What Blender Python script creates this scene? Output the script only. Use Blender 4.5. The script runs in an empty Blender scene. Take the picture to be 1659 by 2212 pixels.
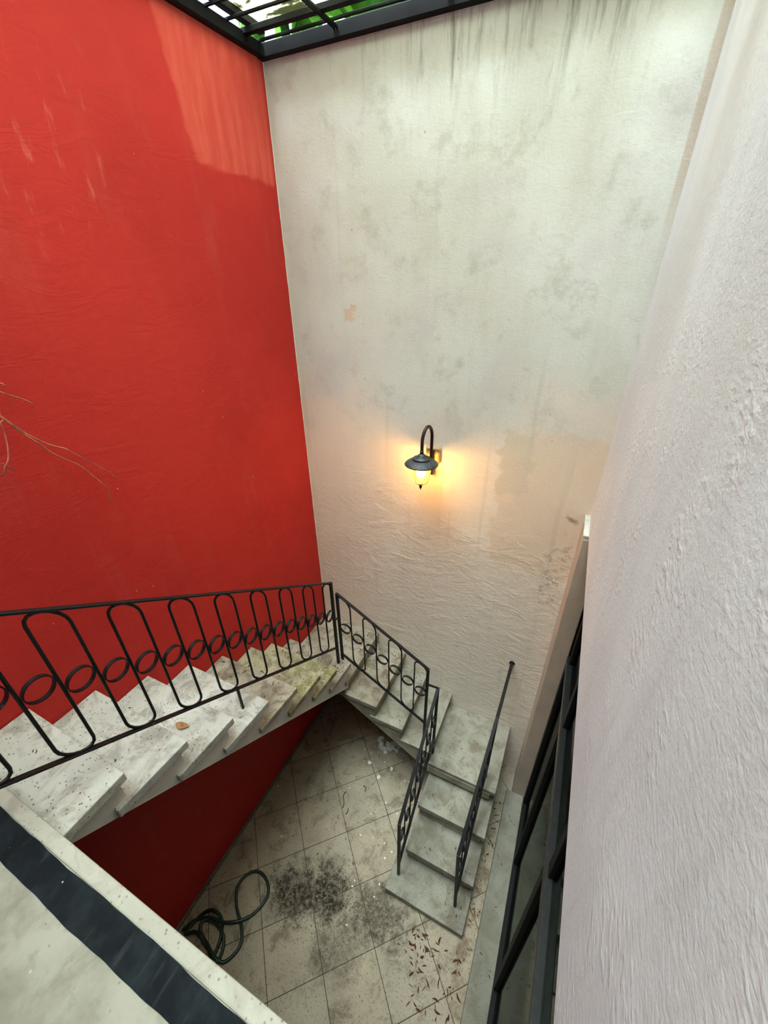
import bpy, bmesh, math, random
from mathutils import Vector, Matrix
random.seed(7)
scn = bpy.context.scene
COL = scn.collection
PI = math.pi

# ------------------------------------------------------------------ camera
def camera():
    cd = bpy.data.cameras.new('camera'); co = bpy.data.objects.new('camera', cd); COL.objects.link(co)
    pitch, yaw, roll = 0.524542, -0.450795, -0.0137012
    F = Vector((math.sin(yaw)*math.cos(pitch), math.cos(yaw)*math.cos(pitch), -math.sin(pitch)))
    R0 = Vector((math.cos(yaw), -math.sin(yaw), 0)); U0 = R0.cross(F)
    c, s = math.cos(roll), math.sin(roll)
    R = R0*c + U0*s; U = U0*c - R0*s
    m = Matrix((R, U, -F)).transposed().to_4x4(); m.translation = (0, 0, 4.43)
    co.matrix_world = m
    cd.sensor_fit = 'HORIZONTAL'; cd.sensor_width = 36; cd.lens = 878.6/1659*36
    cd.clip_start = 0.01; cd.clip_end = 100
    scn.camera = co
camera()

# ------------------------------------------------------------------ sky and exposure
w = bpy.data.worlds.new('sky'); scn.world = w; w.use_nodes = True
bg = w.node_tree.nodes['Background']
bg.inputs[0].default_value = (0.68, 0.87, 1.0, 1); bg.inputs[1].default_value = 0.6
sd = bpy.data.lights.new('veiled_sun', 'SUN'); sd.energy = 12.0; sd.angle = math.radians(36); sd.color = (.78, .91, 1)
so_ = bpy.data.objects.new('veiled_sun', sd); COL.objects.link(so_)
so_.rotation_euler = Vector((.10, .13, -1)).to_track_quat('-Z', 'Y').to_euler()
scn.view_settings.view_transform = 'Standard'; scn.view_settings.look = 'None'
scn.view_settings.gamma = 1; scn.view_settings.use_curve_mapping = False
scn.view_settings.exposure = 2.1

# ------------------------------------------------------------------ node helpers
class NT:
    def __init__(s, name):
        s.m = bpy.data.materials.new(name); s.m.use_nodes = True
        s.t = s.m.node_tree; s.b = s.t.nodes['Principled BSDF']; s.o = s.t.nodes['Material Output']
    def n(s, t, **k):
        x = s.t.nodes.new(t)
        for a, v in k.items(): setattr(x, a, v)
        return x
    def put(s, sock, v):
        if isinstance(v, bpy.types.NodeSocket): s.t.links.new(v, sock)
        elif v is not None:
            if isinstance(v, (tuple, list)) and sock.type == 'RGBA' and len(v) == 3: v = (*v, 1)
            sock.default_value = v
    def pos(s): return s.n('ShaderNodeNewGeometry').outputs['Position']
    def obj(s): return s.n('ShaderNodeTexCoord').outputs['Object']
    def map(s, v, scale=(1,1,1), loc=(0,0,0), rot=(0,0,0)):
        x = s.n('ShaderNodeMapping'); s.put(x.inputs['Vector'], v)
        x.inputs['Scale'].default_value = scale; x.inputs['Location'].default_value = loc; x.inputs['Rotation'].default_value = rot
        return x.outputs[0]
    def noise(s, v, scale=5, detail=4, rough=.55, dist=0):
        x = s.n('ShaderNodeTexNoise'); s.put(x.inputs['Vector'], v)
        x.inputs['Scale'].default_value = scale; x.inputs['Detail'].default_value = detail
        x.inputs['Roughness'].default_value = rough; x.inputs['Distortion'].default_value = dist
        return x.outputs['Fac']
    def voro(s, v, scale=5, rnd=1):
        x = s.n('ShaderNodeTexVoronoi'); s.put(x.inputs['Vector'], v); x.inputs['Scale'].default_value = scale
        x.inputs['Randomness'].default_value = rnd
        return x.outputs['Distance']
    def wave(s, v, scale=5, dist=2, detail=2, ds=1.0):
        x = s.n('ShaderNodeTexWave'); s.put(x.inputs['Vector'], v)
        for a, b in (('Scale', scale), ('Distortion', dist), ('Detail', detail), ('Detail Scale', ds)): x.inputs[a].default_value = b
        return x.outputs['Fac']
    def rng(s, f, a, b, c=0., d=1., smooth=True):
        x = s.n('ShaderNodeMapRange'); x.interpolation_type = 'SMOOTHSTEP' if smooth else 'LINEAR'
        s.put(x.inputs[0], f)
        for i, v in enumerate((a, b, c, d)): s.put(x.inputs[i+1], v)
        return x.outputs[0]
    def mt(s, op, a, b=0., c=None):
        x = s.n('ShaderNodeMath', operation=op); s.put(x.inputs[0], a); s.put(x.inputs[1], b)
        if c is not None: s.put(x.inputs[2], c)
        return x.outputs[0]
    def mix(s, f, a, b, mode='MIX'):
        x = s.n('ShaderNodeMix', data_type='RGBA', blend_type=mode)
        s.put(x.inputs[0], f); s.put(x.inputs[6], a); s.put(x.inputs[7], b)
        return x.outputs[2]
    def sep(s, v):
        x = s.n('ShaderNodeSeparateXYZ'); s.put(x.inputs[0], v); return x.outputs
    def bump(s, h, strength=.3, dist=.01, nrm=None):
        x = s.n('ShaderNodeBump'); s.put(x.inputs['Height'], h); x.inputs['Strength'].default_value = strength
        x.inputs['Distance'].default_value = dist
        if nrm is not None: s.put(x.inputs['Normal'], nrm)
        return x.outputs[0]
    def done(s, color=None, rough=.8, nrm=None, metal=0., spec=None):
        s.put(s.b.inputs['Base Color'], color); s.put(s.b.inputs['Roughness'], rough); s.put(s.b.inputs['Metallic'], metal)
        if nrm is not None: s.put(s.b.inputs['Normal'], nrm)
        if spec is not None: s.put(s.b.inputs['Specular IOR Level'], spec)
        return s.m
    def box(s, c, a, b, soft, jit):          # soft rectangle mask on one coordinate: 1 inside a..b
        e = s.mt('ADD', c, jit)
        return s.mt('MULTIPLY', s.rng(e, a-soft, a+soft), s.rng(e, b+soft, b-soft))
    def blob(s, P, cx, cy, rx, ry, rot=0, jit=None):   # 1 at the centre, 0 outside an ellipse on the floor
        v = s.map(s.map(P, loc=(-cx, -cy, 0)), rot=(0, 0, -rot))
        q = s.sep(v)
        d = s.mt('SQRT', s.mt('ADD', s.mt('POWER', s.mt('DIVIDE', s.mt('ABSOLUTE', q[0]), rx), 2.), s.mt('POWER', s.mt('DIVIDE', s.mt('ABSOLUTE', q[1]), ry), 2.)))
        if jit is not None: d = s.mt('ADD', d, jit)
        return s.rng(d, 1.2, .3)

# ------------------------------------------------------------------ materials
M = {}
def m_white():
    t = NT('cream_plaster'); P = t.pos(); q = t.sep(P)
    n1 = t.noise(P, 1.3, 5, .6); n2 = t.noise(P, 6, 5, .65); n3 = t.noise(t.map(P, (1, 1, .35)), 3.5, 4, .6)
    c = t.mix(t.rng(n1, .35, .65), (.61, .62, .60), (.66, .675, .675))
    c = t.mix(t.mt('MULTIPLY', t.rng(n3, .45, .7), .5), c, (.53, .52, .48))
    c = t.mix(t.mt('MULTIPLY', t.rng(t.noise(t.map(P, loc=(5, 0, 2)), 2.4, 6, .65), .48, .66), .7), c, (.60, .585, .61))
    c = t.mix(t.mt('MULTIPLY', t.rng(t.noise(t.map(P, loc=(1, 0, 7)), 5.5, 6, .7), .52, .70), .6), c, (.47, .47, .43))
    # lighter pinkish tint low down, ragged edge: bounce and extra light painted in
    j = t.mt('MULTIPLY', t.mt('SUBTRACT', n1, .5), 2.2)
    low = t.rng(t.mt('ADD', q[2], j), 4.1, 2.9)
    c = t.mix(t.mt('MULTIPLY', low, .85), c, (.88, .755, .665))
    # tan patch repaired right of the lamp
    jj = t.mt('MULTIPLY', t.mt('SUBTRACT', n2, .5), .30)
    pm = t.mt('MULTIPLY', t.box(q[0], -.40, .5, .015, jj), t.box(q[2], 2.5, 3.56, .02, jj))
    c = t.mix(t.mt('MULTIPLY', pm, .30), c, (.70, .48, .31))
    pm2 = t.mt('MULTIPLY', t.box(q[0], -.40, -.2, .015, jj), t.box(q[2], 3.12, 3.56, .02, jj))
    c = t.mix(t.mt('MULTIPLY', pm2, .6), c, (.66, .59, .50))
    sp = t.mt('MULTIPLY', t.box(q[0], -1.55, -1.47, .012, jj), t.box(q[2], 4.18, 4.26, .012, jj))
    c = t.mix(t.mt('MULTIPLY', sp, .55), c, (.64, .42, .28))
    # mould near the pier
    mo = t.mt('MULTIPLY', t.mt('MULTIPLY', t.box(q[0], .02, .17, .05, jj), t.box(q[2], 2.25, 2.8, .12, jj)), t.rng(t.noise(P, 14, 4, .7), .48, .62))
    c = t.mix(t.mt('MULTIPLY', mo, .55), c, (.17, .17, .12))
    # rain streaks below the coping
    st = t.noise(t.map(P, (15, 1, 1.5)), 1.6, 6, .68, .25)
    top = t.rng(t.mt('ADD', q[2], t.mt('MULTIPLY', t.noise(t.map(P, (6, 1, .25)), 1.5, 4, .65), 1.3)), 5.75, 6.3)
    sx = t.box(q[0], -1.25, .15, .35, 0.)
    c = t.mix(t.mt('MULTIPLY', t.mt('MULTIPLY', t.rng(st, .46, .66), top), t.mt('MULTIPLY', sx, 1.)), c, (.15, .15, .11))
    st2 = t.noise(t.map(P, (9, 1, .35), loc=(3, 0, 1)), 2, 5, .6)
    c = t.mix(t.mt('MULTIPLY', t.rng(st2, .55, .75), .25), c, (.47, .45, .40))
    hm = t.mt('MULTIPLY', t.box(q[0], .08, .15, .02, jj), t.box(q[2], 2.96, 3.02, .02, jj))
    c = t.mix(t.mt('MULTIPLY', hm, .7), c, (.22, .15, .10))
    # dark specks and scuffs
    c = t.mix(t.mt('MULTIPLY', t.rng(t.voro(t.map(P, (1, 1, .55)), 9), .045, .02), .6), c, (.2, .19, .16))
    # brown seam in the corner to the right
    c = t.mix(t.mt('MULTIPLY', t.mt('MULTIPLY', t.box(t.mt('ADD', q[0], t.mt('MULTIPLY', t.noise(t.map(P, (1, 1, .4)), 3, 3, .6), .05)), .212, .4, .006, 0.), t.rng(q[2], 4.45, 4.9)), .55), c, (.45, .33, .26))
    # relief: fine grain, and trowelled ridges stronger low down
    ridge = t.noise(t.map(P, (1.0, 1, 1.9), rot=(0, .3, 0)), 3.4, 7, .62, .8)
    ridge2 = t.noise(t.map(P, (1.2, 1, 2.0), rot=(0, .4, 0)), 8, 6, .65, .7)
    msk = t.rng(t.mt('ADD', q[2], t.mt('MULTIPLY', n1, 2.5)), 4.3, 3.4, .10, 1.)
    h = t.mt('MULTIPLY', t.mt('ADD', t.mt('ABSOLUTE', t.mt('SUBTRACT', ridge, .5)), t.mt('MULTIPLY', ridge2, .4)), msk)
    h = t.mt('ADD', h, t.mt('MULTIPLY', t.noise(P, 60, 4, .65), .09))
    h = t.mt('ADD', h, t.mt('MULTIPLY', n2, .14))
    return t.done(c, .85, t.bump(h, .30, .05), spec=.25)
def m_right():
    t = NT('lavender_grey_plaster'); P = t.pos(); q = t.sep(P)
    n1 = t.noise(P, 2.2, 5, .6); n2 = t.noise(P, 11, 5, .65)
    c = t.mix(t.rng(n1, .35, .65), (.56, .60, .72), (.62, .665, .79))
    stv = t.noise(t.map(P, (1, 7, .6)), 3, 5, .6)
    c = t.mix(t.mt('MULTIPLY', t.rng(stv, .5, .75), .35), c, (.47, .49, .53))
    c = t.mix(t.mt('MULTIPLY', t.rng(t.mt('ADD', q[1], t.mt('MULTIPLY', n1, .8)), 1.3, 2.6), .3), c, (.74, .66, .62))
    c = t.mix(t.mt('MULTIPLY', t.rng(t.voro(P, 16), .05, .02), .35), c, (.3, .29, .28))
    # comb marks of the trowel in patches
    wv = t.wave(t.map(P, (1, 1, 1.6), rot=(.9, 0, 0)), 20, 3.5, 2, 1.6)
    pm = t.mt('MULTIPLY', t.rng(t.noise(P, 4.5, 2, .5), .50, .62), t.rng(q[2], 4.6, 4.15))
    h = t.mt('MULTIPLY', wv, t.mt('MULTIPLY', pm, .30))
    r2 = t.noise(t.map(P, (1, 1.4, 2.2), rot=(.35, 0, 0)), 34, 5, .6, .4)
    h = t.mt('ADD', h, t.mt('MULTIPLY', r2, .32))
    h = t.mt('ADD', h, t.mt('MULTIPLY', t.noise(P, 120, 3, .6), .14))
    return t.done(c, .85, t.bump(h, .4, .014), spec=.25)
def m_red():
    t = NT('red_limewash'); P = t.pos(); q = t.sep(P)
    n1 = t.noise(P, 1.1, 5, .6); n2 = t.noise(P, 7, 5, .65)
    c = t.mix(t.rng(n1, .3, .7), (.46, .019, .016), (.55, .027, .022))
    c = t.mix(t.mt('MULTIPLY', t.rng(t.noise(t.map(P, (1, 3, .6)), 2.4, 5, .6), .52, .75), .35), c, (.52, .06, .045))
    jj = t.mt('MULTIPLY', t.mt('SUBTRACT', t.noise(t.map(P, (1, 1, 1.6)), 5, 4, .6), .5), .16)
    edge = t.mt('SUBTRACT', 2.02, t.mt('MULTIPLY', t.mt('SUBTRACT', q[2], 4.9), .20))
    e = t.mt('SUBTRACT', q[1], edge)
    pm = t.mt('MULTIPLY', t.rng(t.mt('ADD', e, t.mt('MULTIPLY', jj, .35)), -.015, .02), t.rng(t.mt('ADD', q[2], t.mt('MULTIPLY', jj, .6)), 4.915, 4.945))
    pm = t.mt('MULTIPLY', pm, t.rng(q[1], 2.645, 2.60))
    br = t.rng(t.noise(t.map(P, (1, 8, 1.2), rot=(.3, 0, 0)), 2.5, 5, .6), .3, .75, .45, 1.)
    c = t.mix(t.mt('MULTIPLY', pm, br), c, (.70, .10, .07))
    # rubbed pale patches
    rb = t.mt('MULTIPLY', t.mt('MULTIPLY', t.box(q[1], 1.0, 1.5, .15, jj), t.box(q[2], 4.6, 5.15, .12, jj)), t.rng(t.noise(t.map(P, (1, 6, 1.5)), 3, 5, .65), .55, .75))
    c = t.mix(t.mt('MULTIPLY', rb, .6), c, (.70, .18, .14))
    c = t.mix(t.mt('MULTIPLY', t.rng(t.voro(t.map(P, (1, 1, .5)), 7.5), .03, .012), .55), c, (.78, .45, .38))
    c = t.mix(t.rng(t.mt('ADD', q[1], t.mt('MULTIPLY', jj, .06)), 2.642, 2.645), c, (.72, .66, .58))
    ridge = t.noise(t.map(P, (1, 1, 2.4), rot=(.3, 0, 0)), 3.2, 6, .6, 1.2)
    h = t.mt('ADD', t.mt('MULTIPLY', t.mt('ABSOLUTE', t.mt('SUBTRACT', ridge, .5)), .6), t.mt('MULTIPLY', t.noise(P, 70, 3, .6), .08))
    h = t.mt('ADD', h, t.mt('MULTIPLY', n2, .1))
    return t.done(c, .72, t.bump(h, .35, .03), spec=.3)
def m_stone(name, a, b, dirt=.4, moss=0., speck=.5, gloss=.75):
    t = NT(name); P = t.pos()
    n1 = t.noise(P, 4, 5, .6); n2 = t.noise(P, 17, 5, .65); n3 = t.noise(P, 8, 6, .7, .6)
    c = t.mix(t.rng(n1, .35, .65), a, b)
    c = t.mix(t.mt('MULTIPLY', t.rng(n3, .45, .64), dirt), c, (.15, .12, .085))
    if moss:
        c = t.mix(t.mt('MULTIPLY', t.mt('MULTIPLY', t.rng(t.noise(P, 11, 6, .7), .42, .60), t.rng(t.sep(P)[0], -1.8, -1.45)), moss), c, (.155, .165, .045))
    c = t.mix(t.mt('MULTIPLY', t.mt('MULTIPLY', t.rng(t.voro(P, 60), .26, .14), t.rng(n2, .40, .58)), speck), c, (.09, .075, .055))
    h = t.mt('ADD', t.mt('MULTIPLY', n2, .5), t.mt('MULTIPLY', t.noise(P, 90, 3, .6), .3))
    return t.done(c, gloss, t.bump(h, .25, .006), spec=.3)
def m_tile():
    t = NT('cement_floor_tile'); P = t.pos(); q = t.sep(P)
    oi = t.n('ShaderNodeObjectInfo').outputs['Random']
    n1 = t.noise(P, 3, 5, .6); n2 = t.noise(P, 14, 6, .7); n3 = t.noise(P, 75, 5, .72)
    c = t.mix(t.rng(n1, .3, .7), (.42, .35, .265), (.33, .275, .21))
    c = t.mix(t.mt('MULTIPLY', oi, .35), c, (.36, .33, .275))
    c = t.mix(t.mt('MULTIPLY', t.rng(t.noise(P, 7, 6, .7, .5), .48, .68), .7), c, (.12, .095, .065))
    c = t.mix(t.mt('MULTIPLY', t.rng(n3, .55, .64), .7), c, (.085, .065, .045))
    jt = t.mt('MULTIPLY', t.mt('SUBTRACT', t.noise(P, 11, 6, .72, .3), .5), 2.6)
    s1 = t.blob(P, -1.03, .99, .20, .26, .5, jt)
    s2 = t.blob(P, -1.30, .88, .28, .22, .3, jt)
    s3 = t.blob(P, -.62, 1.05, .32, .24, .5, jt)
    s4 = t.blob(P, -.80, .72, .24, .20, .4, jt)
    s = t.mt('MAXIMUM', t.mt('MULTIPLY', s1, 1.0), t.mt('MAXIMUM', t.mt('MULTIPLY', s2, .97), t.mt('MAXIMUM', t.mt('MULTIPLY', s3, .75), t.mt('MULTIPLY', s4, .55))))
    s = t.mt('MULTIPLY', s, t.rng(t.noise(P, 34, 5, .7), .32, .58, .35, 1.))
    c = t.mix(s, c, (.030, .021, .013))
    # rusty grime in the gap beside the stair
    rs = t.mt('MULTIPLY', t.mt('MULTIPLY', t.box(q[0], .03, .15, .04, 0.), t.box(q[1], .9, 1.75, .2, 0.)), t.rng(n2, .42, .62))
    c = t.mix(t.mt('MULTIPLY', rs, .65), c, (.16, .075, .03))
    h = t.mt('ADD', t.mt('MULTIPLY', n2, .4), t.mt('MULTIPLY', n3, .2))
    return t.done(c, .8, t.bump(h, .25, .004), spec=.15)
def m_cement():
    t = NT('landing_cement'); P = t.pos()
    n1 = t.noise(P, 5, 5, .6); n2 = t.noise(P, 22, 5, .65)
    c = t.mix(t.rng(n1, .35, .65), (.24, .23, .195), (.35, .34, .30))
    c = t.mix(t.mt('MULTIPLY', t.rng(t.noise(P, 9, 6, .7, .8), .5, .68), .45), c, (.19, .175, .14))
    c = t.mix(t.mt('MULTIPLY', t.rng(n2, .55, .72), .35), c, (.145, .13, .10))
    c = t.mix(t.mt('MULTIPLY', t.mt('MULTIPLY', t.rng(t.voro(P, 38), .16, .08), t.rng(n1, .5, .6)), .6), c, (.12, .105, .08))
    c = t.mix(t.mt('MULTIPLY', t.mt('MULTIPLY', t.rng(t.voro(t.map(P, loc=(4, 2, 0)), 24), .11, .05), t.rng(n2, .5, .6)), .5), c, (.6, .59, .53))
    h = t.mt('ADD', n2, t.mt('MULTIPLY', t.noise(P, 120, 3, .6), .3))
    return t.done(c, .85, t.bump(h, .3, .004), spec=.25)
def m_band():
    t = NT('worn_blue_black_paint'); P = t.pos()
    n1 = t.noise(P, 12, 5, .65); n2 = t.noise(t.map(P, (16, 3, 1), rot=(0, 0, .1)), 2.2, 5, .6)
    c = t.mix(t.rng(n1, .35, .7), (.004, .006, .009), (.011, .016, .021))
    c = t.mix(t.mt('MULTIPLY', t.rng(n2, .58, .75), .45), c, (.04, .05, .055))
    c = t.mix(t.rng(t.voro(P, 20), .06, .03), c, (.45, .44, .38))
    return t.done(c, .8, t.bump(n1, .2, .003), spec=.15)
def m_iron():
    t = NT('black_painted_iron'); P = t.pos()
    n = t.noise(P, 45, 4, .7)
    c = t.mix(t.rng(n, .66, .74), (.006, .006, .007), (.10, .06, .045))
    c = t.mix(t.rng(t.noise(P, 80, 3, .7), .70, .76), c, (.38, .30, .26))
    return t.done(c, .5, t.bump(n, .3, .002), spec=.3)
def m_simple(name, col, rough=.6, metal=0., spec=.4, var=.25, scale=30):
    t = NT(name); n = t.noise(t.pos(), scale, 4, .6)
    d = tuple(v*(1-var) for v in col)
    return t.done(t.mix(t.rng(n, .35, .65), col, d), rough, t.bump(n, .1, .002), metal, spec)
def m_glass_dark():
    t = NT('door_glass'); P = t.pos()
    tr = t.n('ShaderNodeBsdfTransparent'); tr.inputs[0].default_value = (.55, .58, .58, 1)
    gl = t.n('ShaderNodeBsdfGlossy'); gl.inputs['Roughness'].default_value = .05; gl.inputs[0].default_value = (.40, .42, .40, 1)
    fr = t.n('ShaderNodeFresnel'); fr.inputs[0].default_value = 1.5
    mx = t.n('ShaderNodeMixShader'); t.put(mx.inputs[0], fr.outputs[0]); t.put(mx.inputs[1], tr.outputs[0]); t.put(mx.inputs[2], gl.outputs[0])
    t.put(t.o.inputs[0], mx.outputs[0]); return t.m
def m_lampglass():
    t = NT('amber_lamp_glass')
    tr = t.n('ShaderNodeBsdfTransparent'); tr.inputs[0].default_value = (1, .86, .5, 1)
    tl = t.n('ShaderNodeBsdfTranslucent'); tl.inputs[0].default_value = (1, .8, .35, 1)
    gl = t.n('ShaderNodeBsdfGlossy'); gl.inputs['Roughness'].default_value = .1
    m1 = t.n('ShaderNodeMixShader'); m1.inputs[0].default_value = .12; t.put(m1.inputs[1], tr.outputs[0]); t.put(m1.inputs[2], tl.outputs[0])
    m2 = t.n('ShaderNodeMixShader'); m2.inputs[0].default_value = .05; t.put(m2.inputs[1], m1.outputs[0]); t.put(m2.inputs[2], gl.outputs[0])
    t.put(t.o.inputs[0], m2.outputs[0]); return t.m
def m_bulb():
    t = NT('bulb_glow'); t.b.inputs['Emission Color'].default_value = (1, .72, .28, 1); t.b.inputs['Emission Strength'].default_value = 12
    return t.done((1, .85, .6), .4)
def m_sheet():
    t = NT('dirty_roof_sheet'); P = t.pos()
    n = t.noise(t.map(P, (1, 1.6, 1)), 5, 5, .65, .6); n2 = t.noise(P, 1.4, 3, .5)
    tr = t.n('ShaderNodeBsdfTransparent'); tr.inputs[0].default_value = (.92, .92, .86, 1)
    tl = t.n('ShaderNodeBsdfTranslucent'); t.put(tl.inputs[0], t.mix(t.rng(n, .46, .58), (.62, .58, .42), (.06, .06, .03)))
    mx = t.n('ShaderNodeMixShader'); t.put(mx.inputs[0], t.rng(n, .42, .58, .35, .97)); t.put(mx.inputs[1], tr.outputs[0]); t.put(mx.inputs[2], tl.outputs[0])
    t.put(t.o.inputs[0], mx.outputs[0]); return t.m
def m_leaf(name, a, b):
    t = NT(name); P = t.pos(); n = t.noise(P, 9, 4, .6)
    c = t.mix(t.rng(n, .35, .65), a, b)
    df = t.n('ShaderNodeBsdfDiffuse'); t.put(df.inputs[0], c)
    tl = t.n('ShaderNodeBsdfTranslucent'); t.put(tl.inputs[0], c)
    mx = t.n('ShaderNodeMixShader'); mx.inputs[0].default_value = .55; t.put(mx.inputs[1], df.outputs[0]); t.put(mx.inputs[2], tl.outputs[0])
    t.put(t.o.inputs[0], mx.outputs[0]); return t.m

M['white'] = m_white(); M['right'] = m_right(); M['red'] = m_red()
M['tread_pale'] = m_stone('pale_cast_stone', (.45, .445, .425), (.55, .545, .525), .5, 0, .95)
M['edge'] = m_stone('worn_cement_edge', (.36, .35, .31), (.43, .42, .38), .25, 0, .6)
M['tread_dirty'] = m_stone('dirty_cast_stone', (.38, .345, .285), (.27, .235, .185), .95, .06, .95)
M['tread_moss'] = m_stone('mossy_cast_stone', (.40, .37, .26), (.33, .30, .20), .85, .8, .9)
M['tread_grey'] = m_stone('grey_cast_stone', (.30, .285, .24), (.22, .21, .175), .7, .06, .9)
M['body'] = m_stone('whitewashed_stair_body', (.74, .73, .71), (.66, .64, .60), .12, 0, .2)
M['body_low'] = m_stone('raw_stair_body', (.36, .34, .27), (.27, .25, .19), .5, .05, .5)
M['sill'] = m_stone('cement_sill', (.235, .225, .19), (.18, .175, .145), .5, .05, .8)
M['tile'] = m_tile(); M['cement'] = m_cement(); M['band'] = m_band(); M['iron'] = m_iron()
M['grout'] = m_simple('dark_grout', (.07, .058, .045), .9)
M['pier'] = m_simple('pink_brown_plaster', (.55, .43, .36), .85, spec=.2, var=.15, scale=4)
M['pier_cap'] = m_stone('chipped_white_plaster', (.50, .49, .46), (.42, .41, .38), .3, 0, .6)
M['alu'] = m_simple('dark_aluminium', (.03, .033, .036), .35, .6, .5, .2)
M['rubber'] = m_simple('black_track', (.006, .006, .007), .6, spec=.2)
M['roofsteel'] = m_simple('black_roof_steel', (.004, .004, .0045), .7, spec=.15)
M['glass'] = m_glass_dark(); M['lampglass'] = m_lampglass(); M['bulb'] = m_bulb(); M['sheet'] = m_sheet()
M['shade'] = m_simple('weathered_grey_lamp_metal', (.045, .052, .057), .55, .3, .5, .5, 60)
M['bronze'] = m_simple('dark_bronze', (.035, .026, .022), .4, .6)
M['brass'] = m_simple('aged_wall_bracket', (.50, .34, .17), .5, .3, .4, .4, 50)
M['hose'] = m_simple('dark_green_rubber', (.012, .032, .022), .4, 0, .5)
M['chip'] = m_simple('white_plaster_chip', (.85, .83, .77), .85, spec=.2)
M['leaf_red'] = m_simple('dry_reddish_leaf', (.105, .036, .020), .8, spec=.15, var=.5, scale=40)
M['leaf_brown'] = m_simple('dry_brown_leaf', (.12, .07, .035), .8, spec=.15, var=.5, scale=40)
M['leaf_tan'] = m_simple('dry_tan_leaf', (.40, .21, .09), .7, spec=.2, var=.4, scale=50)
M['stick'] = m_simple('pale_dry_stick', (.28, .22, .15), .8, spec=.15)
M['twig'] = m_simple('dark_twig', (.045, .03, .02), .85, spec=.15)
M['root'] = m_simple('pale_red_root', (.62, .22, .16), .7, spec=.2, var=.6, scale=14)
M['soil'] = m_simple('dark_soil', (.02, .015, .011), .95, spec=.1)
M['green'] = m_leaf('banana_leaf', (.045, .15, .015), (.10, .24, .025)); M['green2'] = m_leaf('dark_leaf', (.015, .065, .012), (.045, .13, .022))
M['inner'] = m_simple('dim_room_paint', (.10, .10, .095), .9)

# ------------------------------------------------------------------ mesh helpers
def link(name, me, mat, parent=None):
    o = bpy.data.objects.new(name, me); COL.objects.link(o)
    if mat is not None and not me.materials: me.materials.append(M[mat])
    if parent is not None: o.parent = parent
    return o
def from_bm(name, bm, mat, parent=None, smooth=False):
    me = bpy.data.meshes.new(name); bmesh.ops.recalc_face_normals(bm, faces=bm.faces); bm.to_mesh(me); bm.free()
    if smooth: me.polygons.foreach_set('use_smooth', [True]*len(me.polygons))
    return link(name, me, mat, parent)
def add_box(bm, x0, x1, y0, y1, z0, z1, bev=0.):
    r = bmesh.ops.create_cube(bm, size=1); vs = r['verts']
    for v in vs: v.co = Vector(((x0+x1)/2+v.co.x*(x1-x0), (y0+y1)/2+v.co.y*(y1-y0), (z0+z1)/2+v.co.z*(z1-z0)))
    if bev:
        es = list({e for v in vs for e in v.link_edges})
        bmesh.ops.bevel(bm, geom=es, offset=bev, segments=2, affect='EDGES', profile=.5)
def box(name, x0, x1, y0, y1, z0, z1, mat, parent=None, bev=0.):
    bm = bmesh.new(); add_box(bm, x0, x1, y0, y1, z0, z1, bev); return from_bm(name, bm, mat, parent)
def prism(name, pts, z0, z1, mat, parent=None, bev=0., seg=2, jit=0.):
    bm = bmesh.new()
    lo = [bm.verts.new((x, y, z0)) for x, y in pts]; hi = [bm.verts.new((x, y, z1)) for x, y in pts]
    n = len(pts)
    bm.faces.new(hi); bm.faces.new(lo[::-1])
    for i in range(n): bm.faces.new((lo[i], lo[(i+1) % n], hi[(i+1) % n], hi[i]))
    if bev:
        es = [e for e in bm.edges if e.verts[0] in hi or e.verts[1] in hi]
        bmesh.ops.bevel(bm, geom=es, offset=bev, segments=seg, affect='EDGES', profile=.5)
    if jit:
        for v in bm.verts: v.co += Vector((random.uniform(-jit, jit), random.uniform(-jit, jit), random.uniform(-jit, jit)*.5))
    return from_bm(name, bm, mat, parent)
def extr(name, pts, axis, a0, a1, mat, parent=None):
    """polygon of (s,z) pairs extruded along x (axis 0, s=y) or along y (axis 1, s=x)"""
    bm = bmesh.new()
    f = (lambda s, z, a: (a, s, z)) if axis == 0 else (lambda s, z, a: (s, a, z))
    A = [bm.verts.new(f(s, z, a0)) for s, z in pts]; B = [bm.verts.new(f(s, z, a1)) for s, z in pts]
    n = len(pts)
    fa = bm.faces.new(A); fb = bm.faces.new(B[::-1])
    for i in range(n): bm.faces.new((A[i], A[(i+1) % n], B[(i+1) % n], B[i]))
    bmesh.ops.triangulate(bm, faces=[fa, fb])
    return from_bm(name, bm, mat, parent)
def add_tube(bm, pts, r, seg=8, closed=False, flat=None, taper=None):
    pts = [Vector(p) for p in pts]; n = len(pts); rings = []
    up = Vector((0, 0, 1)); t0 = (pts[1]-pts[0]).normalized()
    if abs(t0.dot(up)) > .9: up = Vector((1, 0, 0))
    u = (up - t0*up.dot(t0)).normalized()
    for i, p in enumerate(pts):
        if closed: t = (pts[(i+1) % n]-pts[i-1]).normalized()
        else: t = (pts[min(i+1, n-1)]-pts[max(i-1, 0)]).normalized()
        u = (u - t*u.dot(t)).normalized(); v = t.cross(u)
        rr = r if taper is None else r*(1+(taper-1)*i/(n-1))
        rings.append([bm.verts.new(p + (u*math.cos(2*PI*k/seg) + v*math.sin(2*PI*k/seg))*rr) for k in range(seg)])
    m = n if closed else n-1
    for i in range(m):
        A, B = rings[i], rings[(i+1) % n]
        for k in range(seg): bm.faces.new((A[k], A[(k+1) % seg], B[(k+1) % seg], B[k]))
    if not closed: bm.faces.new(rings[0][::-1]); bm.faces.new(rings[-1])
def tube(name, pts, r, mat, parent=None, seg=8, closed=False, taper=None):
    bm = bmesh.new(); add_tube(bm, pts, r, seg, closed, taper=taper); return from_bm(name, bm, mat, parent, True)
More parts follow.
